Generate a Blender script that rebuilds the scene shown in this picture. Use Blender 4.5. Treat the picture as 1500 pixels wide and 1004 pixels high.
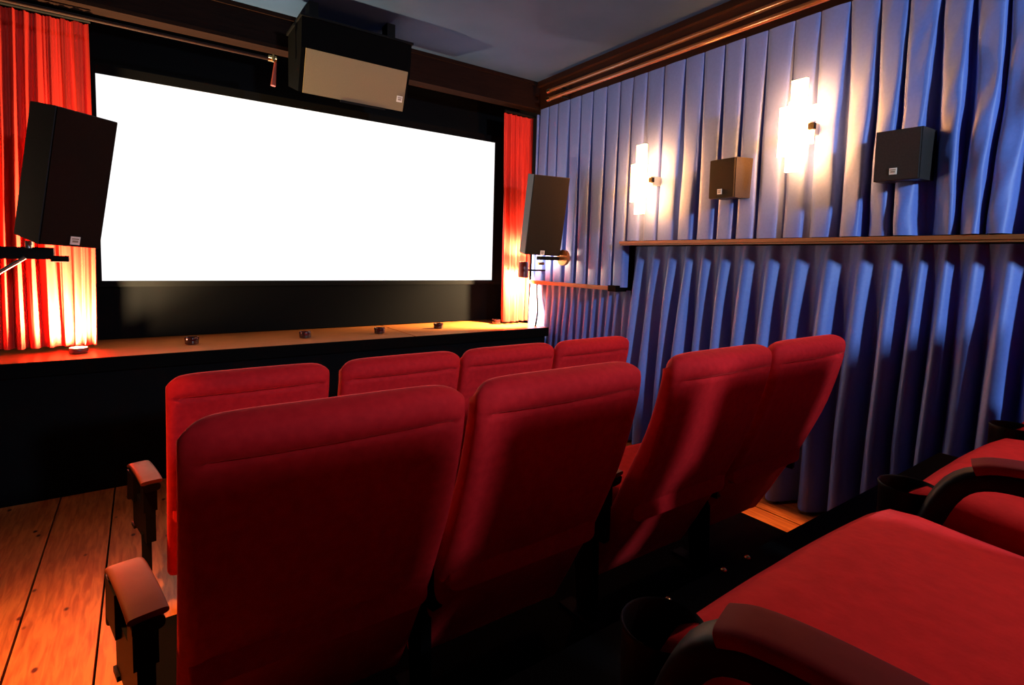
import bpy, bmesh, math, random
from mathutils import Vector, Matrix, noise
random.seed(7)
C = bpy.context.scene
COL = C.collection
for o in list(bpy.data.objects): bpy.data.objects.remove(o, do_unlink=True)
H = 1.41                                   # camera height over the main floor

# ------------------------------------------------------------------ camera
cd = bpy.data.cameras.new('camera'); cam = bpy.data.objects.new('camera', cd); COL.objects.link(cam)
cd.sensor_width = 36; cd.lens = 18.504; cd.shift_x = 0.008965; cd.shift_y = -0.04253
cd.clip_start = 0.01
Rr = Vector((0.82510732, -0.56441606, 0.02514796)); Ru = Vector((0.02205661, 0.0766578, 0.99681347)); Rf = Vector((0.56454532, 0.82192341, -0.07570001))
m = Matrix.Identity(4)
for i in range(3): m[i][0], m[i][1], m[i][2] = Rr[i], Ru[i], -Rf[i]
m[2][3] = H
cam.matrix_world = m
C.camera = cam
# ------------------------------------------------------------------ world, lights, exposure
w = bpy.data.worlds.new('world'); C.world = w; w.use_nodes = True
w.node_tree.nodes['Background'].inputs[0].default_value = (0.5, 0.6, 1, 1)
w.node_tree.nodes['Background'].inputs[1].default_value = 0.0
C.view_settings.view_transform = 'Standard'; C.view_settings.look = 'None'
C.view_settings.exposure = 0; C.view_settings.gamma = 1; C.view_settings.use_curve_mapping = False
def light(name, typ, loc, energy, color, size=.05, target=None, angle=None, blend=.5):
    l = bpy.data.lights.new(name, typ); l.energy = energy; l.color = color
    o = bpy.data.objects.new(name, l); COL.objects.link(o); o.location = loc
    if typ == 'AREA': l.size = size
    else: l.shadow_soft_size = size
    if typ == 'SPOT' and angle: l.spot_size = math.radians(angle); l.spot_blend = blend
    if target: o.rotation_euler = (Vector(target) - Vector(loc)).to_track_quat('-Z', 'Y').to_euler()
    return o
light('uplight_right_downbeam', 'SPOT', (2.88, 3.88, H - .20), 560, (1, .70, .33), .02, (2.86, 4.14, H - .34), 150, .6)
PROJ = (1.75, -2.75, H + 1.25)
light('projector_light', 'SPOT', PROJ, 640, (.56, .76, 1), .16, (2.3, .9, H - .05), 84, .9)
WARM = (1, .50, .17)
UP_L = (-.32, 3.965, H - .594); UP_R = (2.90, 3.93, H + .0)
light('uplight_left_glow', 'POINT', UP_L, 190, (1, .66, .30), .012)
light('uplight_left_beam', 'SPOT', (-.30, 3.93, H - .555), 620, (1, .70, .33), .02, (-.36, 4.14, H - .10), 140, .7)
light('uplight_right_glow', 'POINT', UP_R, 30, (1, .72, .40), .02)
light('uplight_right_beam', 'SPOT', (2.88, 3.90, H - .05), 800, (1, .70, .33), .02, (2.86, 4.14, H - .08), 140, .6)
light('aisle_spot_beam', 'SPOT', (-.56, 1.66, H + .93), 560, (1, .36, .09), .04, (-.38, 1.80, 0), 54, 1)
light('added_side_spot', 'SPOT', (2.87, -.40, H + 1.48), 560, (1, .38, .10), .03, (2.77, 1.47, 0), 9.5, .6)  # unseen lamp, added to brighten the floor patch in the right aisle
light('added_seat_spot', 'SPOT', (2.3, .0, H + 1.56), 88, (1, .70, .62), .05, (1.0, .06, H - .36), 40, 1)  # unseen ceiling lamp, added to lift the rear row seats
SCREEN_E = 1.05; SCONCE_E = 27.0

# ------------------------------------------------------------------ materials
def mat(name, col, rough=.6, metal=0, sheen=0, sheen_col=None, emit=None, estr=0, spec=.5, coat=0):
    mt = bpy.data.materials.new(name); mt.use_nodes = True
    b = mt.node_tree.nodes['Principled BSDF']
    b.inputs['Base Color'].default_value = (*col, 1); b.inputs['Roughness'].default_value = rough
    b.inputs['Metallic'].default_value = metal; b.inputs['Specular IOR Level'].default_value = spec
    if sheen:
        b.inputs['Sheen Weight'].default_value = sheen; b.inputs['Sheen Tint'].default_value = (*(sheen_col or col), 1); b.inputs['Sheen Roughness'].default_value = .35
    if coat: b.inputs['Coat Weight'].default_value = coat; b.inputs['Coat Roughness'].default_value = .12
    if emit: b.inputs['Emission Color'].default_value = (*emit, 1); b.inputs['Emission Strength'].default_value = estr
    return mt
def texmat(name, c1, c2, scale, rough=.6, bump=.0, stretch=(1, 1, 1), detail=4, **k):
    mt = mat(name, c1, rough, **k); nt = mt.node_tree; b = nt.nodes['Principled BSDF']
    tc = nt.nodes.new('ShaderNodeTexCoord'); mp = nt.nodes.new('ShaderNodeMapping'); mp.inputs['Scale'].default_value = stretch
    n = nt.nodes.new('ShaderNodeTexNoise'); n.inputs['Scale'].default_value = scale; n.inputs['Detail'].default_value = detail
    r = nt.nodes.new('ShaderNodeValToRGB'); r.color_ramp.elements[0].position = .35; r.color_ramp.elements[1].position = .65
    r.color_ramp.elements[0].color = (*c1, 1); r.color_ramp.elements[1].color = (*c2, 1)
    L = nt.links.new
    L(tc.outputs['Object'], mp.inputs['Vector']); L(mp.outputs[0], n.inputs['Vector']); L(n.outputs['Fac'], r.inputs['Fac']); L(r.outputs[0], b.inputs['Base Color'])
    if bump:
        bp = nt.nodes.new('ShaderNodeBump'); bp.inputs['Strength'].default_value = bump; bp.inputs['Distance'].default_value = .01
        L(n.outputs['Fac'], bp.inputs['Height']); L(bp.outputs[0], b.inputs['Normal'])
    return mt
M = {}
M['velvet'] = texmat('red_velvet', (.54, .008, .011), (.62, .011, .014), 45, .8, .12, sheen=.7, sheen_col=(1, .07, .06), spec=.15)
M['red_cloth'] = mat('red_curtain_cloth', (.68, .036, .022), .75, sheen=.2, spec=.2)
M['blue_cloth'] = texmat('blue_curtain_cloth', (.105, .175, .52), (.115, .19, .55), 60, .48, .05, sheen=.25, sheen_col=(.6, .7, 1), spec=.35)
M['black_cloth'] = mat('black_masking_cloth', (.005, .005, .0055), .95, spec=.02)
M['black'] = mat('black_paint', (.002, .002, .002), .8, spec=.04)
M['black_plastic'] = mat('black_plastic', (.003, .0025, .0025), .5, spec=.12)
M['ceiling'] = texmat('blue_grey_ceiling_paint', (.036, .075, .18), (.045, .085, .20), 3, .85, .0, spec=.1)
M['wall'] = mat('dark_wall_paint', (.012, .012, .016), .9, spec=.1)
M['screen'] = mat('lit_projection_cloth', (.2, .2, .2), .9, emit=(1, 1, 1), estr=SCREEN_E)
M['brass'] = mat('brass', (.75, .45, .16), .22, metal=1)
M['steel'] = mat('zinc_steel', (.62, .60, .56), .3, metal=1)
M['speaker_box'] = texmat('black_speaker_vinyl', (.022, .019, .018), (.030, .026, .024), 120, .5, .05, spec=.3)
M['grille'] = texmat('speaker_grille_cloth', (.017, .013, .007), (.024, .018, .010), 260, .7, .1, spec=.12)
M['badge'] = mat('silver_badge', (.85, .80, .70), .35)
M['badge_mark'] = mat('badge_mark', (.35, .28, .2), .4)
M['dark_metal'] = mat('black_steel', (.003, .003, .003), .7, spec=.12)
M['arm_pad'] = texmat('brown_arm_vinyl', (.15, .032, .015), (.165, .036, .017), 30, .5, .04, spec=.25)
M['bounce_pad'] = texmat('red_bounce_arm_vinyl', (.15, .009, .010), (.17, .011, .012), 30, .6, .04, spec=.06)  # rear-row brown arm vinyl with the red bounce put into its colour
M['glass'] = mat('dark_ember_glass', (.03, .006, .005), .08, spec=.6)
M['wick'] = mat('tealight_wax', (.7, .6, .5), .4)
M['lamp'] = mat('glowing_frosted_glass', (.9, .8, .6), .4, emit=(1, .36, .09), estr=SCONCE_E)
M['tube'] = mat('glowing_lamp_tube', (.9, .8, .6), .4, emit=(1, .34, .07), estr=430)
M['can'] = mat('red_brown_lamp_can', (.16, .02, .015), .35)
def wood(name, c1, c2, axis_stretch, rough, knots=False, spec=.45):
    mt = mat(name, c1, rough, spec=spec); nt = mt.node_tree; b = nt.nodes['Principled BSDF']; L = nt.links.new
    tc = nt.nodes.new('ShaderNodeTexCoord'); oi = nt.nodes.new('ShaderNodeObjectInfo')
    ad = nt.nodes.new('ShaderNodeVectorMath'); ad.operation = 'ADD'
    ml = nt.nodes.new('ShaderNodeVectorMath'); ml.operation = 'SCALE'; ml.inputs[3].default_value = 17
    L(oi.outputs['Random'], ml.inputs[0]); L(tc.outputs['Object'], ad.inputs[0]); L(ml.outputs[0], ad.inputs[1])
    mp = nt.nodes.new('ShaderNodeMapping'); mp.inputs['Scale'].default_value = axis_stretch; L(ad.outputs[0], mp.inputs['Vector'])
    n = nt.nodes.new('ShaderNodeTexNoise'); n.inputs['Scale'].default_value = 9; n.inputs['Detail'].default_value = 6; n.inputs['Distortion'].default_value = .6
    L(mp.outputs[0], n.inputs['Vector'])
    r = nt.nodes.new('ShaderNodeValToRGB'); r.color_ramp.elements[0].position = .35; r.color_ramp.elements[1].position = .62
    r.color_ramp.elements[0].color = (*c1, 1); r.color_ramp.elements[1].color = (*c2, 1); L(n.outputs['Fac'], r.inputs['Fac'])
    out = r.outputs[0]
    if knots:
        m2 = nt.nodes.new('ShaderNodeMapping'); m2.inputs['Scale'].default_value = (8.0, 5.0, 1); L(ad.outputs[0], m2.inputs['Vector'])
        v = nt.nodes.new('ShaderNodeTexVoronoi'); v.inputs['Scale'].default_value = 1.5; L(m2.outputs[0], v.inputs['Vector'])
        kr = nt.nodes.new('ShaderNodeValToRGB'); kr.color_ramp.elements[0].position = .07; kr.color_ramp.elements[1].position = .14
        kr.color_ramp.elements[0].color = (.07, .02, .008, 1); kr.color_ramp.elements[1].color = (1, 1, 1, 1); L(v.outputs['Distance'], kr.inputs['Fac'])
        mx = nt.nodes.new('ShaderNodeMixRGB'); mx.blend_type = 'MULTIPLY'; mx.inputs[0].default_value = 1
        L(out, mx.inputs[1]); L(kr.outputs[0], mx.inputs[2]); out = mx.outputs[0]
    L(out, b.inputs['Base Color'])
    return mt
M['floor'] = wood('pine_floor_board', (.36, .09, .02), (.60, .20, .055), (6, .7, 1), .42, True)
M['counter'] = wood('counter_veneer', (.38, .11, .024), (.48, .14, .034), (.6, 7, 1), .33)
M['rail'] = wood('oak_rail', (.22, .085, .025), (.28, .11, .035), (8, .8, 8), .4)
M['cornice'] = wood('dark_cornice_wood', (.02, .006, .003), (.03, .009, .004), (8, .7, 8), .4, spec=.3)
M['beam'] = wood('dark_beam_wood', (.011, .004, .0025), (.017, .006, .0035), (.7, 8, 8), .8, spec=.08)

# ------------------------------------------------------------------ helpers
def mesh_obj(name, bm, material, parent=None, smooth=False, bevel=0, loc=None, recalc=True):
    if bevel:
        bmesh.ops.bevel(bm, geom=[e for e in bm.edges if len(e.link_faces) == 2 and e.calc_face_angle(0) > .5], offset=bevel, segments=2, affect='EDGES', profile=.5)
    if recalc: bmesh.ops.recalc_face_normals(bm, faces=bm.faces)
    me = bpy.data.meshes.new(name); bm.to_mesh(me); bm.free()
    if smooth:
        for p in me.polygons: p.use_smooth = True
        try: me.set_sharp_from_angle(angle=math.radians(50 if smooth is True else smooth))
        except Exception: pass
    me.materials.append(M[material] if isinstance(material, str) else material)
    o = bpy.data.objects.new(name, me); COL.objects.link(o)
    if parent: o.parent = parent
    if loc: o.location = loc
    return o
def box(bm, x0, x1, y0, y1, z0, z1):
    v = [bm.verts.new(p) for p in ((x0,y0,z0),(x1,y0,z0),(x1,y1,z0),(x0,y1,z0),(x0,y0,z1),(x1,y0,z1),(x1,y1,z1),(x0,y1,z1))]
    for f in ((3,2,1,0),(4,5,6,7),(0,1,5,4),(1,2,6,5),(2,3,7,6),(3,0,4,7)): bm.faces.new([v[i] for i in f])
    return v
def boxo(name, a, material, parent=None, bevel=0):
    bm = bmesh.new(); box(bm, *a); return mesh_obj(name, bm, material, parent, bevel=bevel)
def tube(bm, p0, p1, r0, r1=None, n=16, cap=True):
    r1 = r0 if r1 is None else r1
    p0, p1 = Vector(p0), Vector(p1); d = (p1 - p0).normalized()
    a = d.orthogonal().normalized(); b = d.cross(a)
    R0 = [bm.verts.new(p0 + (a*math.cos(t) + b*math.sin(t))*r0) for t in [2*math.pi*i/n for i in range(n)]]
    R1 = [bm.verts.new(p1 + (a*math.cos(t) + b*math.sin(t))*r1) for t in [2*math.pi*i/n for i in range(n)]]
    for i in range(n): bm.faces.new((R0[i], R0[(i+1)%n], R1[(i+1)%n], R1[i]))
    if cap: bm.faces.new(R0[::-1]); bm.faces.new(R1)
def lathe(bm, prof, n=24, cx=0, cy=0, cz=0):
    rings = [[bm.verts.new((cx + r*math.cos(2*math.pi*i/n), cy + r*math.sin(2*math.pi*i/n), cz + z)) for i in range(n)] for r, z in prof]
    for a, b in zip(rings, rings[1:]):
        for i in range(n): bm.faces.new((a[i], a[(i+1)%n], b[(i+1)%n], b[i]))
    bm.faces.new(rings[0][::-1]); bm.faces.new(rings[-1])
def path_tube(bm, pts, r, n=8):
    prev = None
    for i, p in enumerate(pts):
        p = Vector(p); d = (Vector(pts[min(i+1, len(pts)-1)]) - Vector(pts[max(i-1, 0)])).normalized()
        a = d.cross(Vector((.3, .2, 1))).normalized(); b = d.cross(a)
        ring = [bm.verts.new(p + (a*math.cos(2*math.pi*k/n) + b*math.sin(2*math.pi*k/n))*r) for k in range(n)]
        if prev:
            for k in range(n): bm.faces.new((prev[k], prev[(k+1)%n], ring[(k+1)%n], ring[k]))
        else: bm.faces.new(ring[::-1])
        prev = ring
    bm.faces.new(prev)
def tag(o, label, cat, group=None, kind=None):
    if label: o['label'] = label
    if cat: o['category'] = cat
    if group: o['group'] = group
    if kind: o['kind'] = kind
    return o
def thing(name, label, cat, loc=(0,0,0), group=None):
    o = bpy.data.objects.new(name, None); o.empty_display_size = .1; COL.objects.link(o); o.location = loc
    return tag(o, label, cat, group)
def struct(o): o['kind'] = 'structure'; return o
def copy_tree(o, parent=None):
    c = o.copy(); COL.objects.link(c)
    if parent: c.parent = parent
    for ch in [x for x in bpy.data.objects if x.parent == o]: copy_tree(ch, c)
    return c
def catmull(pts, n):
    P = [Vector(p) for p in pts]; P = [2*P[0]-P[1]] + P + [2*P[-1]-P[-2]]; out = []
    segs = len(P) - 3
    for i in range(n):
        t = i/(n-1)*segs; k = min(int(t), segs-1); u = t-k
        a, b, c, d = P[k:k+4]
        out.append(.5*((2*b) + (c-a)*u + (2*a-5*b+4*c-d)*u*u + (3*b-a-3*c+d)*u**3))
    return out

# ------------------------------------------------------------------ setting
XL, XR, YF, YB = -.72, 3.24, 4.52, -3.3
fl = struct(boxo('floor', (XL, XR, YB, YF, -.06, -.03), 'black'))
seams = [-.72, -.407, -.16] + [-.16 + .28*i for i in range(1, 11)] + [2.94, 3.24]
for i in range(len(seams)-1):
    a, b = seams[i], seams[i+1]
    cuts = [YB, -.6 + .5*math.sin(i*2.1), YF]
    for j in range(2):
        bm = bmesh.new(); g = .004
        box(bm, -(b-a)/2+g, (b-a)/2-g, -(cuts[j+1]-cuts[j])/2+.002, (cuts[j+1]-cuts[j])/2-.002, -.03, random.uniform(-.0015, 0))
        mesh_obj('floor_board', bm, 'floor', fl, bevel=.003, loc=((a+b)/2, (cuts[j]+cuts[j+1])/2, 0))
struct(boxo('ceiling', (XL, XR, YB, YF, H+1.66, H+1.74), 'ceiling'))
struct(boxo('wall_front', (XL, XR, YF, YF+.1, 0, H+1.66), 'black_cloth'))
struct(boxo('wall_right', (XR, XR+.1, YB, YF, 0, H+1.66), 'wall'))
struct(boxo('wall_left', (XL-.1, XL, YB, YF, 0, H+1.66), 'wall'))
struct(boxo('wall_back', (XL, XR, YB-.1, YB, 0, H+1.66), 'wall'))
# front ceiling beam and side cornice
b1 = struct(boxo('trim_1', (XL, XR, 4.03, 4.16, H+1.42, H+1.66), 'beam', bevel=.004))
bm = bmesh.new(); box(bm, XL, XR, 4.018, 4.032, H+1.63, H+1.659); mesh_obj('beam_moulding', bm, 'beam', b1, bevel=.004)
bm = bmesh.new(); box(bm, XL, XR, 4.02, 4.04, H+1.415, H+1.44); mesh_obj('beam_moulding', bm, 'beam', b1, bevel=.004)
b2 = struct(boxo('trim_2', (3.13, XR, YB, 4.03, H+1.40, H+1.66), 'cornice', bevel=.004))
bm = bmesh.new(); box(bm, 3.095, 3.14, YB, 4.03, H+1.615, H+1.66); mesh_obj('cornice_moulding', bm, 'cornice', b2, bevel=.01)
# seating platforms
p2 = thing('seating_platform', 'low black platform carrying the second row of red chairs', 'platform')
boxo('deck', (-.05, 2.50, .80, 2.06, 0, .15), 'black', p2, bevel=.004)
p3 = thing('seating_platform', 'tall black platform carrying the rearmost row of red chairs', 'platform')
boxo('deck', (-.5, 3.0, -1.0, .80, 0, .575), 'black', p3, bevel=.004)

# ------------------------------------------------------------------ screen and stage counter
sc = thing('projection_screen', 'large blank white projection screen in a black border on the front wall', 'screen', (1.35, 4.42, H-.25))
SX0, SX1, SZ0, SZ1 = -.222, 2.895, H-.213, H+1.139
bm = bmesh.new(); box(bm, SX0-1.35, SX1-1.35, 0, .012, SZ0-H+.25, SZ1-H+.25); mesh_obj('screen_surface', bm, 'screen', sc)
for a in ((SX0-.10, SX0, SZ0-.04, SZ1+.06), (SX1, SX1+.10, SZ0-.04, SZ1+.06), (SX0, SX1, SZ1, SZ1+.06), (SX0, SX1, SZ0-.04, SZ0)):
    bm = bmesh.new(); box(bm, a[0]-1.35, a[1]-1.35, -.012, .02, a[2]-H+.25, a[3]-H+.25); mesh_obj('border_strip', bm, 'black_cloth', sc)
mk = boxo('masking_cloth', (SX0-.1, SX1+.1, 4.455, 4.47, H-.612, SZ0-.03), mat('charcoal_masking', (.0035, .0035, .004), .95, spec=.01))
tag(mk, 'matt charcoal masking cloth hanging below the white screen', 'cloth')
ct = thing('stage_counter', 'long low wooden counter with black front below the screen', 'counter', (0, 3.75, 0))
for a, b in ((XL+.01, 1.749), (1.761, 3.09)):
    bm = bmesh.new(); box(bm, a, b, 0, .74, H-.645, H-.62); mesh_obj('counter_top', bm, 'counter', ct, bevel=.003)
bm = bmesh.new(); box(bm, XL+.01, 3.09, -.012, .0, H-.70, H-.621); mesh_obj('front_fascia', bm, 'black', ct)
bm = bmesh.new(); box(bm, XL+.01, 3.08, .03, .05, .0, H-.70); mesh_obj('front_panel', bm, 'black_cloth', ct)
bm = bmesh.new(); box(bm, 3.06, 3.08, .05, .74, .0, H-.646); mesh_obj('side_panel', bm, 'black', ct)

# ------------------------------------------------------------------ curtains
def sheet(name, rows, material, parent=None, thick=.002):
    bm = bmesh.new(); V = [[bm.verts.new(p) for p in r] for r in rows]
    for a, b in zip(V, V[1:]):
        for i in range(len(a)-1): bm.faces.new((a[i], a[i+1], b[i+1], b[i]))
    o = mesh_obj(name, bm, material, parent, smooth=180, recalc=False)
    return o
def red_curtain(x0, x1, z0, z1, n, seed, label):
    rnd = random.Random(seed); ph = [rnd.uniform(-.5, .5) for _ in range(n+2)]; am = [rnd.uniform(.5, 1.2) for _ in range(n+2)]
    rows = []
    for j in range(41):
        t = j/40; z = z1 + (z0-z1)*t; r = []
        for i in range(n*14+1):
            u = i/14; k = int(u); f = u-k
            u2 = u + .16*math.sin(3*t + k + seed) + .1*math.sin(7*u + seed)
            a = (.014 + .026*min(1, t*1.6))*((1-f)*am[k] + f*am[k+1])
            y = 4.14 - a*(1 + math.cos(2*math.pi*u2 + ph[k]*(1-f) + ph[k+1]*f)) - .006*math.sin(23*u + 4*t)*(1-t)
            x = x0 + (x1-x0)*(u/n) + .012*math.sin(2*t + 5*u/n + seed)*t
            r.append((x, y, z))
        rows.append(r)
    bm = None
    th = thing('red_curtain', label, 'curtain', group='red curtains beside the screen')
    sheet('curtain_cloth', rows, 'red_cloth', th)
    bm = bmesh.new(); tube(bm, (x0-.01, 4.10, z1+.012), (x1+.01, 4.10, z1+.012), .012); mesh_obj('curtain_track', bm, 'dark_metal', th, smooth=True)
red_curtain(-.70, -.232, H-.595, H+1.34, 8, 3, 'red curtain left of the screen, behind the left loudspeaker')
red_curtain(2.80, 3.13, H-.595, H+1.35, 5, 11, 'narrow red curtain right of the screen, at the room corner')

PL = [4.0, 3.87, 3.737, 3.578, 3.437, 3.291, 3.137, 2.99, 2.858, 2.723, 2.567, 2.392, 2.244, 2.093, 1.957, 1.814, 1.655, 1.514, 1.367, 1.226, 1.10, .97, .85, .73, .60, .48, .35, .22, .08, -.06, -.2, -.35, -.5, -.65]
def nz(*p): return noise.noise(Vector(p))
def pleated(pl, z0f, z1, rows_n, X):
    rows = []
    for j in range(rows_n+1):
        t = j/rows_n; r = []
        for k in range(len(pl)-1):
            ya, yb = pl[k], pl[k+1]; wdt = ya-yb
            wild = max(0, min(1, (1.75-(ya+yb)/2)/.9))         # nearer folds hang less neatly
            sk = math.sin(k*12.9898)*43758.5453; sk -= math.floor(sk)
            open_ = min(1, t*1.7)**.8
            gl = .010 + (.05 + .10*sk)*open_*(1 + .9*wild); gr = .012 + (.05 + .12*(1-sk))*open_*(1 + .6*wild)
            A = (.024 + .016*t)*(1 + .35*nz(k*1.7, t*1.5, 3)) + .022*wild*t
            tilt = (.7*sk - .25)*open_ * (1 + wild)
            prof = [(0, -.7), (gl*.35, -.55), (gl*.75, .25), (gl, .72), (gl+.05, .94)] + [(gl+.05 + (1-gl-gr-.10)*q/6, 1 + .05*math.sin(math.pi*q/6)) for q in range(1, 6)] + [(1-gr-.05, .95), (1-gr, .75), (1-gr*.75, .25), (1-gr*.35, -.55)]
            for f, d in prof:
                y = ya - wdt*f
                y += (.010 + .03*wild)*t*nz(k*.9 + 7, t*2.2, 1.5)
                z = z0f(y)*t + z1*(1-t)
                body = max(0, min(1, d))
                dd = A*(d if d > 0 else d*(.5+.5*open_)) + A*tilt*(f-.5)*body
                dd += body*(wild*.06*t*nz(y*5.0 + 2.2*t, t*2.4 - y*1.2, 9)*math.sin(math.pi*min(f, 1)) + .014*wild*nz(y*15 - 6*t, t*3, 4) + .004*nz(y*9, t*3, 6))
                r.append((X - .022 - max(dd, -.035), y, z))
        rows.append(r)
    return rows
uc = thing('wall_curtain', 'tall blue pleated curtain covering the upper right wall behind the lamps', 'curtain')
sheet('curtain_cloth', pleated([y for y in PL if y > 2.80], lambda y: H-.2, H+1.405, 44, 3.165), 'blue_cloth', uc)
sheet('curtain_cloth', pleated([y for y in PL if y < 2.87], lambda y: H+.165, H+1.405, 44, 3.165), 'blue_cloth', uc)
# short white-lit end strip of the curtain at the corner
rows = []
for j in range(25):
    t = j/24; rows.append([(3.10 + .055*(i/10) - .012*math.sin(i*1.1 + t) * (.4+t), 4.02 - .0*i - .015*math.sin(i/10*math.pi*2.2), H + 1.36 - 1.56*t) for i in range(11)])
sheet('curtain_edge', rows, 'blue_cloth', uc)

def gathered(folds, z0, z1, rows_n, X, A0, A1, seed, per=14):
    rows = []
    for j in range(rows_n+1):
        t = j/rows_n; z = z1 + (z0-z1)*t; r = []
        for k in range(len(folds)-1):
            ya, yb = folds[k], folds[k+1]
            for i in range(per):
                f = i/per; y = ya + (yb-ya)*f
                y += .02*t*nz(k + f, t*1.6, seed) * (1 if k else 0)
                c = .5 - .5*math.cos(2*math.pi*f)
                a = (A0 + (A1-A0)*min(1, t*1.5)**.8)*(1 + .35*nz(k*2.3, t*1.2, seed+4)*min(1, 4*t))
                ruff = .010*nz(y*38, t*9, seed)*max(0, 1-t*9) + .006*nz(y*60, 1, seed)*max(0, 1-t*14)
                d = a*c**1.9 + ruff
                r.append((X - d - .02*t, y + .028*t**.6*math.sin(2*math.pi*f), z))
        rows.append(r)
    return rows
FOL = [2.86, 2.72, 2.56, 2.41, 2.28, 2.14, 1.995, 1.83, 1.67, 1.50, 1.33, 1.17, 1.04, .94, .845, .73, .60, .47, .34, .2, .06, -.1, -.26, -.42, -.6]
lc = thing('wall_curtain', 'long blue gathered curtain hanging to the floor under the long rail', 'curtain')
sheet('curtain_cloth', gathered(FOL, .02, H+.125, 44, 3.222, .030, .145, 1), 'blue_cloth', lc)
sc2 = thing('wall_curtain', 'short blue gathered curtain under the low rail beside the counter', 'curtain')
FS = [4.18 - .088*i for i in range(16)]
sheet('curtain_cloth', gathered(FS, .02, H-.225, 36, 3.20, .02, .065, 5, per=12), 'blue_cloth', sc2)
# rails
def rail(y0, y1, z, label):
    t = thing('curtain_rail', label, 'rail', (3.12, y1, z))
    L_ = y1-y0
    bm = bmesh.new(); box(bm, -.058, .075, -L_, 0, -.010, .010); mesh_obj('rail_board', bm, 'rail', t, bevel=.004)
    bm = bmesh.new(); box(bm, -.052, -.03, -L_, -.005, -.022, -.011); mesh_obj('rail_moulding', bm, 'rail', t, bevel=.004)
    return t
rail(-.65, 2.885, H+.15, 'long wooden curtain rail along the right wall below the glowing lamps')
r2 = rail(2.905, 4.035, H-.205, 'short wooden curtain rail in the corner below the right loudspeaker')
bm = bmesh.new(); box(bm, -.063, .07, -1.137, -1.055, -.03, .018); mesh_obj('end_cap', bm, 'black', r2)
# long rods under the cornice
def rod(x, z, label):
    t = thing('curtain_rod', label, 'rod', (x, 3.75, z), 'rods under the cornice')
    bm = bmesh.new(); tube(bm, (0, .02, 0), (0, -5.2, -.02), .017, n=18); mesh_obj('rod_pole', bm, mat('rod_wood', (.22, .075, .02), .14, spec=.9), t, smooth=True)
    bm = bmesh.new(); tube(bm, (0, .02, 0), (0, .06, 0), .022, n=18); tube(bm, (0, .06, 0), (0, .085, 0), .015, .006); mesh_obj('rod_finial', bm, 'brass', t, smooth=True)
    for yy in (-.15, -2.4, -4.6):
        bm = bmesh.new(); box(bm, -.008, 3.135-x, yy-.012, yy+.012, -.03, -.019); mesh_obj('rod_bracket', bm, 'dark_metal', t)
rod(3.055, H+1.515, 'upper of two shiny wooden rods under the right cornice')
rod(3.055, H+1.445, 'lower of two shiny wooden rods under the right cornice')
t = thing('curtain_rod', 'thin dark rod across the front wall above the screen', 'rod', (-.70, 3.76, H+1.255))
bm = bmesh.new(); tube(bm, (0, 0, 0), (1.42, 0, -.004), .011); mesh_obj('rod_pole', bm, mat('red_brown_rod', (.02, .006, .004), .6, spec=.1), t, smooth=True)
bm = bmesh.new(); tube(bm, (1.40, 0, 0), (1.45, 0, 0), .019); tube(bm, (1.43, -.022, .02), (1.43, -.022, -.025), .009); mesh_obj('rod_clamp', bm, 'brass', t, smooth=True)
bm = bmesh.new(); tube(bm, (1.445, 0, -.02), (1.43, 0, -.17), .008, .016); mesh_obj('rod_hook', bm, mat('red_brown_hook', (.30, .05, .03), .35), t, smooth=True)

# ------------------------------------------------------------------ loudspeakers
def badge(parent, x, y, z, s):
    bm = bmesh.new(); box(bm, x-s/2, x+s/2, y-.004, y, z-s/2, z+s/2); b = mesh_obj('badge', bm, 'badge', parent)
    bm = bmesh.new(); box(bm, x-s*.36, x+s*.36, y-.0052, y-.004, z+s*.14, z+s*.30); box(bm, x-s*.30, x+s*.30, y-.0052, y-.004, z-s*.22, z+s*.04); mesh_obj('badge_mark', bm, 'badge_mark', b)
def place(t, c, e):
    z, x, y = [math.radians(a) for a in e]
    t.matrix_world = Matrix.Translation((c[0], c[1], c[2]+H)) @ Matrix.Rotation(z, 4, 'Z') @ Matrix.Rotation(x, 4, 'X') @ Matrix.Rotation(y, 4, 'Y')
def speaker(label, c, dims, e, bx, bz, bs, group=None, grille='grille'):
    t = thing('loudspeaker', label, 'speaker', group=group); a, b, d = [v/2 for v in dims]
    bm = bmesh.new(); box(bm, -a, a, -b+.012, b, -d, d); mesh_obj('cabinet', bm, 'speaker_box', t, bevel=.004)
    bm = bmesh.new(); box(bm, -a+.004, a-.004, -b, -b+.0125, -d+.004, d-.004); mesh_obj('grille', bm, grille, t, bevel=.003)
    badge(t, bx*a, -b, bz*d, bs)
    place(t, c, e); return t
speaker('tall black loudspeaker leaning beside the right red curtain', (2.847, 3.55, .379), (.322, .15, .665), (-16.4, 10.7, 1.4), -.05, -.93, .038)
speaker('tall black loudspeaker overlapping the left edge of the screen', (-.297, 3.40, .347), (.255, .255, .645), (28.3, 11.4, 3.36), .1, -.90, .04, grille=texmat('brown_grille_cloth', (.012, .006, .0045), (.016, .009, .006), 260, .8, .1, spec=.06))
speaker('small black wall loudspeaker between the two glowing lamps', (3.045, 1.957, .533), (.19, .16, .24), (-97.5, 2.3, 1.4), -.08, -.66, .032, 'small wall speakers')
speaker('small black wall loudspeaker right of both glowing lamps', (3.045, 1.045, .541), (.185, .20, .236), (-88.8, 2.5, .5), -.1, -.64, .030, 'small wall speakers', grille='speaker_box')
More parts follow.
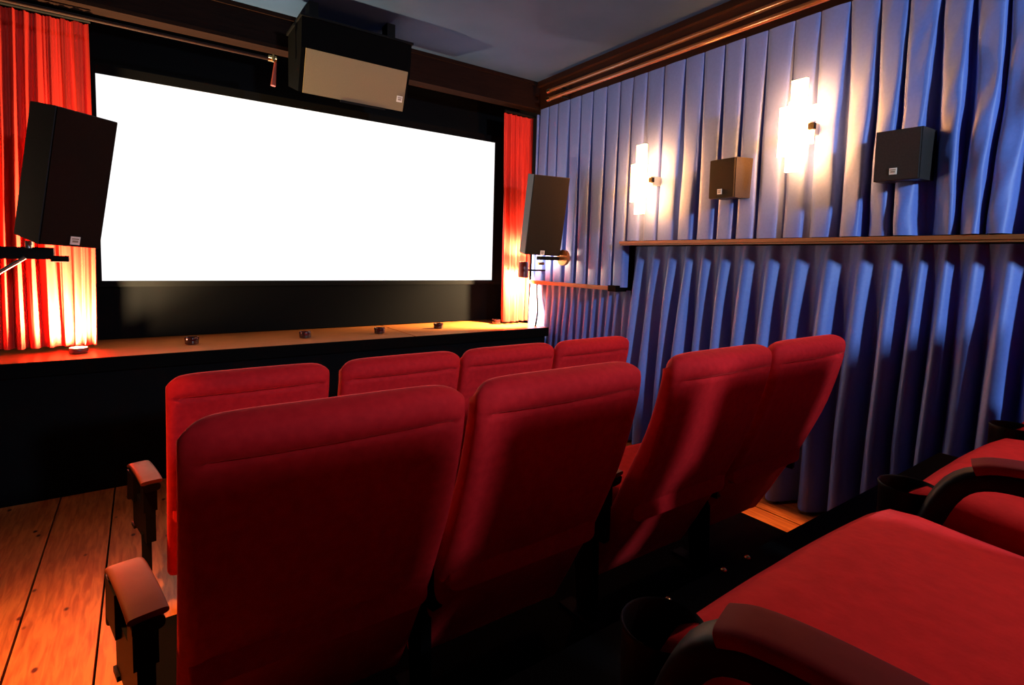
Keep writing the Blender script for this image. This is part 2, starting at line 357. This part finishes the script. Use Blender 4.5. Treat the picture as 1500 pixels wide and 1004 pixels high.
# ceiling speaker: upright housing with a slanted grille
t = thing('loudspeaker', 'wide tan-fronted loudspeaker hanging from the ceiling above the screen', 'speaker', (1.243, 3.6, H))
def prism(bm, prof, x0, x1):
    A = [bm.verts.new((x0, y, z)) for y, z in prof]; B = [bm.verts.new((x1, y, z)) for y, z in prof]
    n = len(prof)
    for i in range(n): bm.faces.new((A[i], A[(i+1)%n], B[(i+1)%n], B[i]))
    bm.faces.new(A[::-1]); bm.faces.new(B)
bm = bmesh.new(); prism(bm, [(-.02, 1.50), (0.0, 1.315), (.09, 1.062), (.36, 1.16), (.36, 1.50)], -.375, .375); mesh_obj('cabinet', bm, 'black', t, bevel=.004)
g = bmesh.new(); box(g, -.348, .352, -.012, 0, -.136, .136)
go = mesh_obj('grille', g, texmat('tan_grille_cloth', (.22, .16, .075), (.27, .20, .095), 260, .6, .08), t, bevel=.004)
sl = math.atan2(.09, .253)
go.location = (0, .043, 1.187); go.rotation_euler = (sl, 0, 0)
badge(go, .315, -.0125, -.055, .042)
bm = bmesh.new(); box(bm, -.10, .22, -.016, 0, -.150, -.135); o = mesh_obj('lower_lip', bm, 'black_plastic', t); o.location = (0, .043, 1.187); o.rotation_euler = (sl, 0, 0)
bm = bmesh.new(); box(bm, -.385, .385, -.03, .37, 1.50, 1.515); box(bm, -.30, -.24, .1, .2, 1.515, 1.66); box(bm, .24, .30, .1, .2, 1.515, 1.66); mesh_obj('ceiling_mount', bm, 'dark_metal', t)
# brackets
t = thing('speaker_bracket', 'black steel bracket arm holding the left loudspeaker', 'bracket', (-.70, 3.45, H))
bm = bmesh.new(); box(bm, -.02, .34, -.03, .03, -.058, .0); mesh_obj('bracket_arm', bm, 'dark_metal', t, bevel=.003)
bm = bmesh.new(); tube(bm, (.25, -.035, -.005), (.25, -.035, .03), .014); mesh_obj('bracket_bolt', bm, 'steel', t, smooth=True)
bm = bmesh.new(); tube(bm, (.33, -.04, -.055), (.40, -.04, -.055), .016); mesh_obj('bracket_pivot', bm, 'dark_metal', t, smooth=True)
bm = bmesh.new(); tube(bm, (.125, -.035, -.135), (.235, -.035, -.05), .009); mesh_obj('bracket_brace', bm, 'steel', t, smooth=True)
t = thing('speaker_bracket', 'black bracket with round brass end holding the right loudspeaker', 'bracket', (3.12, 3.55, H+.02))
bm = bmesh.new(); box(bm, -.32, .06, -.02, .03, -.02, .012); mesh_obj('bracket_arm', bm, 'dark_metal', t, bevel=.003)
bm = bmesh.new(); tube(bm, (-.11, -.06, .005), (-.08, -.06, .005), .068, n=28); mesh_obj('bracket_knob', bm, mat('copper_knob', (.42, .16, .05), .3, metal=.6), t, smooth=True, bevel=.004)
bm = bmesh.new(); tube(bm, (-.345, -.03, -.05), (-.29, -.03, -.05), .012); mesh_obj('bracket_bolt', bm, 'brass', t, smooth=True)
# cables
bm = bmesh.new(); path_tube(bm, catmull([(3.09, 3.93, H-.23), (3.085, 3.92, H-.33), (3.05, 3.86, H-.48), (3.02, 3.85, H-.62)], 16), .008)
tag(mesh_obj('speaker_cable', bm, 'black_plastic', smooth=True), 'black cable dropping in front of the short blue curtain', 'cable')

# ------------------------------------------------------------------ lamps
def sconce(c, side, label, lamp='lamp'):
    t = thing('wall_lamp', label, 'lamp', c, 'stepped glass wall lamps'); s = side
    def slab(n, y0, y1, z0, z1, d0, d1, m_=lamp):
        bm = bmesh.new(); a, b = sorted((s*d0, s*d1)); box(bm, a, b, y0, y1, z0, z1); mesh_obj(n, bm, m_, t, bevel=.004)
    slab('wall_plate', -.05, .05, -.03, .03, -.14, .004, 'steel')
    slab('glass_slab', -.035, .045, -.24, .14, .03, .055)
    slab('glass_slab', -.060, .020, -.10, .24, .062, .085)
    slab('glass_slab', .045, .095, -.15, .12, .03, .05)
    slab('glass_slab', -.10, -.065, .02, .10, .03, .05)
    slab('glass_slab', -.09, -.040, -.10, -.03, .03, .05)
    if lamp == 'lamp':
        bm = bmesh.new(); tube(bm, (s*.018, 0, -.21), (s*.018, 0, .21), .009); mesh_obj('lamp_tube', bm, 'tube', t, smooth=True)
    slab('clamp', -.085, -.055, -.02, .012, .005, .032, "dark_metal")
    return t
sconce((3.005, 2.60, H+.588), -1, 'glowing stepped glass wall lamp farther along the blue curtain, nearer the screen')
sconce((3.005, 1.527, H+.758), -1, 'glowing stepped glass wall lamp between the two small wall loudspeakers')
t = thing('spotlight', 'added unseen black spotlight behind the camera to brighten the right aisle floor', 'lamp', (2.87, -.40, H+1.50))
d = (Vector((2.84, 1.45, 0)) - Vector((2.87, -.40, H+1.48))).normalized()
bm = bmesh.new(); tube(bm, -d*.10, -d*.005, .04, .045, cap=False); tube(bm, -d*.12, -d*.095, .03, .042); mesh_obj('lamp_can', bm, 'black_plastic', t, smooth=True)
bm = bmesh.new(); tube(bm, -d*.09, (0, -.02, .16), .010); mesh_obj('ceiling_arm', bm, 'dark_metal', t, smooth=True)
t = thing('spotlight', 'added unseen black ceiling spotlight to brighten the rear row of red chairs', 'lamp', (2.3, .0, H+1.58))
d = (Vector((.95, .10, -.36)) - Vector((2.3, .0, 1.56))).normalized()
bm = bmesh.new(); tube(bm, -d*.06, -d*.005, .04, .045, cap=False); tube(bm, -d*.075, -d*.055, .03, .042); mesh_obj('lamp_can', bm, 'black_plastic', t, smooth=True)
bm = bmesh.new(); tube(bm, -d*.06, (.03, 0, .08), .010); mesh_obj('ceiling_arm', bm, 'dark_metal', t, smooth=True)
t = thing('spotlight', 'small black spotlight on the left wall shining down on the aisle boards', 'lamp', (-.56, 1.66, H+.95))
d = (Vector((-.28, 2.05, 0)) - Vector((-.56, 1.66, H+.93))).normalized()
bm = bmesh.new(); tube(bm, -d*.10, d*.0 - d*.005, .04, .045, cap=False); tube(bm, -d*.12, -d*.095, .03, .042); mesh_obj('lamp_can', bm, 'black_plastic', t, smooth=True)
bm = bmesh.new(); tube(bm, -d*.09, (-.16, 0, .10), .010); mesh_obj('wall_arm', bm, 'dark_metal', t, smooth=True)
# uplights
t = thing('uplight', 'dark round uplight on the counter before the left red curtain', 'lamp', (UP_L[0], UP_L[1], H-.62))
bm = bmesh.new(); lathe(bm, [(.042, 0), (.046, .004), (.046, .028), (.042, .034), (.036, .030), (.032, .012)], 24); mesh_obj('lamp_can', bm, 'can', t, smooth=True)
t = thing('uplight', 'dark red lamp can under the right loudspeaker beside the red curtain', 'lamp', (UP_R[0], UP_R[1]-.03, H-.165))
bm = bmesh.new(); lathe(bm, [(.040, -.0), (.046, .0), (.046, .13), (.040, .145), (.030, .140), (.026, .09)], 24); mesh_obj('lamp_can', bm, 'can', t, smooth=True)
bm = bmesh.new(); box(bm, -.01, .26, -.02, .0, .06, .075); mesh_obj('lamp_stem', bm, 'dark_metal', t)
# projector at the back of the room
t = thing('projector', 'projector hanging under the ceiling at the back of the room', 'projector', (PROJ[0], PROJ[1]-.3, PROJ[2]))
bm = bmesh.new(); box(bm, -.2, .2, -.2, .2, -.07, .09); mesh_obj('projector_case', bm, 'speaker_box', t, bevel=.01)
bm = bmesh.new(); tube(bm, (0, .2, 0), (0, .24, 0), .05, .055, n=24); mesh_obj('lens', bm, 'black_plastic', t, smooth=True)
bm = bmesh.new(); tube(bm, (0, 0, .09), (0, 0, H+1.66-PROJ[2]), .03); mesh_obj('ceiling_pole', bm, 'dark_metal', t, smooth=True)
# tealights
TL = [((.265, 4.046), 'small dark glass tealight on the counter, leftmost of five'), ((.99, 4.023), 'small dark glass tealight on the counter, second from the left'),
      ((1.562, 4.009), 'small dark glass tealight just left of the counter joint'), ((2.13, 4.087), 'small dark glass tealight just right of the counter joint'), ((2.774, 4.138), 'small dark glass tealight at the right end of the counter')]
tl = thing('tealight', TL[0][1], 'tealight', (*TL[0][0], H-.62), 'tealights on the counter')
bm = bmesh.new(); lathe(bm, [(.034, 0), (.040, .004), (.043, .040), (.041, .046), (.037, .042), (.033, .012)], 24); mesh_obj('glass_holder', bm, 'glass', tl, smooth=True)
bm = bmesh.new(); lathe(bm, [(.026, .012), (.026, .026), (.003, .027), (.002, .036)], 20); mesh_obj('candle', bm, 'wick', tl, smooth=True)
for p, lab in TL[1:]:
    c = copy_tree(tl); c.location = (*p, H-.62); c['label'] = lab
# step screws on the rear platform edge
ss = None
for i, x in enumerate((1.06, 1.295, 1.41)):
    bm = bmesh.new(); lathe(bm, [(.009, 0), (.009, .003), (.005, .007), (.001, .008)], 14)
    o = mesh_obj('brass_stud', bm, 'brass', smooth=True, loc=(x, .785, .575))
    tag(o, ['tiny brass stud on the platform edge nearest the cup holder', 'middle tiny brass stud on the black platform edge', 'tiny brass stud on the platform edge nearest the right aisle'][i], 'stud', 'studs on the platform edge')

# ------------------------------------------------------------------ cinema chairs
PROF = [(.030, .995), (.0, .955), (-.002, .90), (.014, .82), (.045, .70), (.098, .55), (.152, .43), (.21, .32), (.27, .21), (.33, .10), (.352, .06)]
def back_mesh():
    pts = catmull([(0, y, z) for y, z in PROF], 241)
    cum = [0]
    for a, b in zip(pts, pts[1:]): cum.append(cum[-1] + (b-a).length)
    tot = cum[-1]
    def at(s):
        s = max(0, min(tot, s))
        import bisect
        i = min(max(bisect.bisect_left(cum, s), 1), len(cum)-1)
        u = (s-cum[i-1])/max(1e-9, cum[i]-cum[i-1]); return pts[i-1].lerp(pts[i], u)
    S = [0, .002, .006, .013, .022, .034, .05, .07, .088, .098, .105, .111, .117, .124, .134, .15, .18, .22, .27, .33, .39, .46, .53, .60, .67, .74, .80, .86, .90, tot-.03, tot-.012, tot-.003, tot]
    S = sorted(x for x in S if x <= tot)
    bm = bmesh.new(); rings = []
    W, r, rt = .279, .062, .05
    N = 64
    for s in S:
        p = at(s); d = (at(s+.012) - at(s-.012)).normalized(); nrm = Vector((0, -d.z, d.y))    # towards the screen
        if nrm.y < 0: nrm = -nrm
        T = .088 + .02*math.exp(-((s-.55)/.22)**2)
        cr = W - (0 if s >= r else r - math.sqrt(max(0, r*r-(r-s)**2)))
        th = T if s >= rt else T*(.35 + .65*math.sqrt(max(0, 1-(1-s/rt)**2)))
        e = tot - s
        if e < .035: k = math.sqrt(max(.02, 1-(1-e/.035)**2)); th *= .3+.7*k; cr -= .02*(1-k)
        w_ = cr
        ring = []
        for i in range(N):
            a = 2*math.pi*i/N; c_, s_ = math.cos(a), math.sin(a); ex = 2/5.5
            x = w_*math.copysign(abs(c_)**ex, c_); n_ = th/2*math.copysign(abs(s_)**(2/3.6), s_)
            if n_ < 0:                                                  # rear face: fold below the top and inset panel
                fx = 1/(1+math.exp((abs(x)-.238)/.010))
                n_ += fx*(.019*math.exp(-((s-.111)/.0062)**2) + .013*(1/(1+math.exp(-(s-.111)/.004))))
                n_ -= .021*max(0, 1-(x/.26)**2)*math.exp(-((s-.070)/.032)**2)
                n_ += .0035*noise.noise(Vector((x*7, s*7, 2)))
            ring.append(bm.verts.new(p + nrm*(th/2*0 + n_ + T/2) + Vector((x, 0, 0))))
        rings.append(ring)
    for a, b in zip(rings, rings[1:]):
        for i in range(N): bm.faces.new((a[i], a[(i+1)%N], b[(i+1)%N], b[i]))
    bm.faces.new(rings[0][::-1]); bm.faces.new(rings[-1])
    return bm
def seat_mesh():
    bm = bmesh.new(); NX, NY = 16, 14; W, y0, y1 = .262, .16, .525
    def rr(u, v, side):
        return None
    rings = []
    # side-view outline swept across the width with rounded ends
    out = [(y0, .385), (y0, .455), (y0+.05, .478), (.30, .474), (.40, .478), (.46, .482), (.495, .478), (.517, .462), (.527, .440), (.520, .412), (.495, .388), (.44, .372), (.30, .366), (.20, .370)]
    cy, cz = .34, .425
    for i in range(25):
        u = -1 + 2*i/24; x = W*math.copysign(abs(math.sin(u*math.pi/2))**.8, u)
        e = max(0, (abs(x)-(W-.04))/.04); k = math.sqrt(max(0, 1-e*e))
        sy, sz = .955 + .045*k, .45 + .55*k
        ring = []
        for y, z in out:
            yy = cy + (y-cy)*sy; zz = cz + (z-cz)*sz
            if z > .44: zz += .010*(1-(x/W)**2) - .004*math.exp(-((x+.10-.35*(y-.35))/.02)**2)*(1 if y < .5 else .2)
            ring.append(bm.verts.new((x, yy, zz)))
        rings.append(ring)
    n = len(out)
    for a, b in zip(rings, rings[1:]):
        for i in range(n): bm.faces.new((a[i], a[(i+1)%n], b[(i+1)%n], b[i]))
    bm.faces.new(rings[0][::-1]); bm.faces.new(rings[-1])
    return bm
def sweep_flat(bm, path, wid, th, rnd=6):
    # rounded flat strip swept along a path in the yz plane
    rings = []
    for i, p in enumerate(path):
        p = Vector((0, *p)); q0 = Vector((0, *path[max(0, i-1)])); q1 = Vector((0, *path[min(len(path)-1, i+1)]))
        d = (q1-q0).normalized(); nrm = Vector((0, -d.z, d.y)); ring = []
        for k in range(24):
            a = 2*math.pi*k/24; c_, s_ = math.cos(a), math.sin(a)
            ring.append(bm.verts.new(p + Vector((wid/2*math.copysign(abs(c_)**.45, c_), 0, 0)) + nrm*(th/2*math.copysign(abs(s_)**.6, s_))))
        rings.append(ring)
    for a, b in zip(rings, rings[1:]):
        for k in range(24): bm.faces.new((a[k], a[(k+1)%24], b[(k+1)%24], b[k]))
    bm.faces.new(rings[0][::-1]); bm.faces.new(rings[-1])
ME = {}
def shared(key, build, material, smooth=True):
    if key not in ME:
        o = mesh_obj(key, build(), material, smooth=smooth); ME[key] = o.data; bpy.data.objects.remove(o)
    return ME[key]
def part(name, key, build, material, parent, loc=(0,0,0), smooth=True):
    o = bpy.data.objects.new(name, shared(key, build, material, smooth)); COL.objects.link(o); o.parent = parent; o.location = loc; return o
ARM_ROT = math.radians(11)
def turn(bm):
    c, s_ = math.cos(ARM_ROT), math.sin(ARM_ROT)
    for v in bm.verts:
        x, y = v.co.x, v.co.y - .30
        v.co.x, v.co.y = x*c - y*s_, .30 + x*s_ + y*c
    return bm
def pad_b():
    bm = bmesh.new(); sweep_flat(bm, [(p.y, p.z) for p in catmull([(0, .425, .552), (0, .40, .561), (0, .35, .565), (0, .26, .562), (0, .19, .553)], 14)], .070, .016); return turn(bm)
def frame_b(solid=True):
    bm = bmesh.new()
    sweep_flat(bm, [(p.y, p.z) for p in catmull([(0, .480, .40), (0, .468, .46), (0, .445, .515), (0, .41, .540), (0, .35, .544), (0, .26, .541), (0, .19, .532)], 22)], .056, .030)
    if solid: box(bm, -.030, .020, .35, .455, .43, .53); box(bm, -.02, .02, .27, .40, .43, .46)
    box(bm, -.016, .016, .22, .44, .31, .43); box(bm, -.022, .022, .22, .27, .43, .53); box(bm, -.022, .016, .40, .445, .30, .312)
    return turn(bm)
def cup_b():
    bm = bmesh.new(); lathe(bm, [(.034, -.075), (.039, -.07), (.040, -.004), (.0415, .002), (.0405, .004), (.038, .002), (.034, -.06)], 28, 0, .510, .480); return bm
def leg_b():
    bm = bmesh.new(); prism(bm, [(.25, .012), (.32, .012), (.36, .33), (.26, .33)], -.016, .016); box(bm, -.03, .03, .18, .40, 0, .012); return bm
def hinge_b():
    bm = bmesh.new(); tube(bm, (-.27, .30, .36), (.27, .30, .36), .02); return bm
def chair(x, y, z, label, group, arms, aw=1, cx=-.02):
    t = thing('cinema_chair', label, 'chair', (x, y, z), group)
    part('backrest', 'backrest', back_mesh, 'velvet', t)
    part('seat', 'seat', seat_mesh, 'velvet', t)
    part('seat_bar', 'seat_bar', hinge_b, 'dark_metal', t)
    for ax in arms:
        f = part('armrest', 'armrest' if aw == 1 else 'slim_armrest', frame_b if aw == 1 else (lambda: frame_b(False)), 'black_plastic', t, (ax, 0, 0)); f.scale = (aw, 1, 1)
        part('arm_pad', 'arm_pad' if aw == 1 else 'slim_arm_pad', pad_b, 'arm_pad' if aw == 1 else 'bounce_pad', f)
        c = part('cup_holder', 'cup_holder', cup_b, 'black_plastic', f, (cx/aw, 0, 0)); c.scale = (1/aw, 1, 1)
        if not (.1 < z < .3 and ax > 0): part('leg', 'leg', leg_b, 'dark_metal', t, (ax, 0, 0))
    return t
order = ['leftmost', 'second from left', 'third from left', 'rightmost']
def row(xs, y, z, names, group, first):
    for i, x in enumerate(xs):
        arms = [first if i == 0 else (xs[i-1]-x)/2 + (.02 if z > .3 else .012)]
        if i == len(xs)-1: arms.append(.315)
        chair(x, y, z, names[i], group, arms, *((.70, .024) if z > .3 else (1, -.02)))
row([.337, .94, 1.51, 2.085], 2.09, 0, ['red velvet cinema chair nearest the counter, %s in the front row' % o for o in order], 'front row of red chairs', -.345)
row([.32, .905, 1.605, 2.185], .985, .15, ['red velvet cinema chair seen from behind, %s in the middle row' % o for o in order], 'middle row of red chairs', -.345)
row([.063, .676, 1.289, 1.902, 2.515], -.2, .575, ['rear row red chair at the camera, only a seat corner in view at bottom edge', 'rear row red chair whose broad seat fills the lower right corner',
    'red velvet chair of the rear row behind the black arm at the right edge', 'red velvet chair of the rear row, fourth from the left aisle', 'red velvet chair of the rear row nearest the blue curtain'], 'rear row of red chairs', -.286)
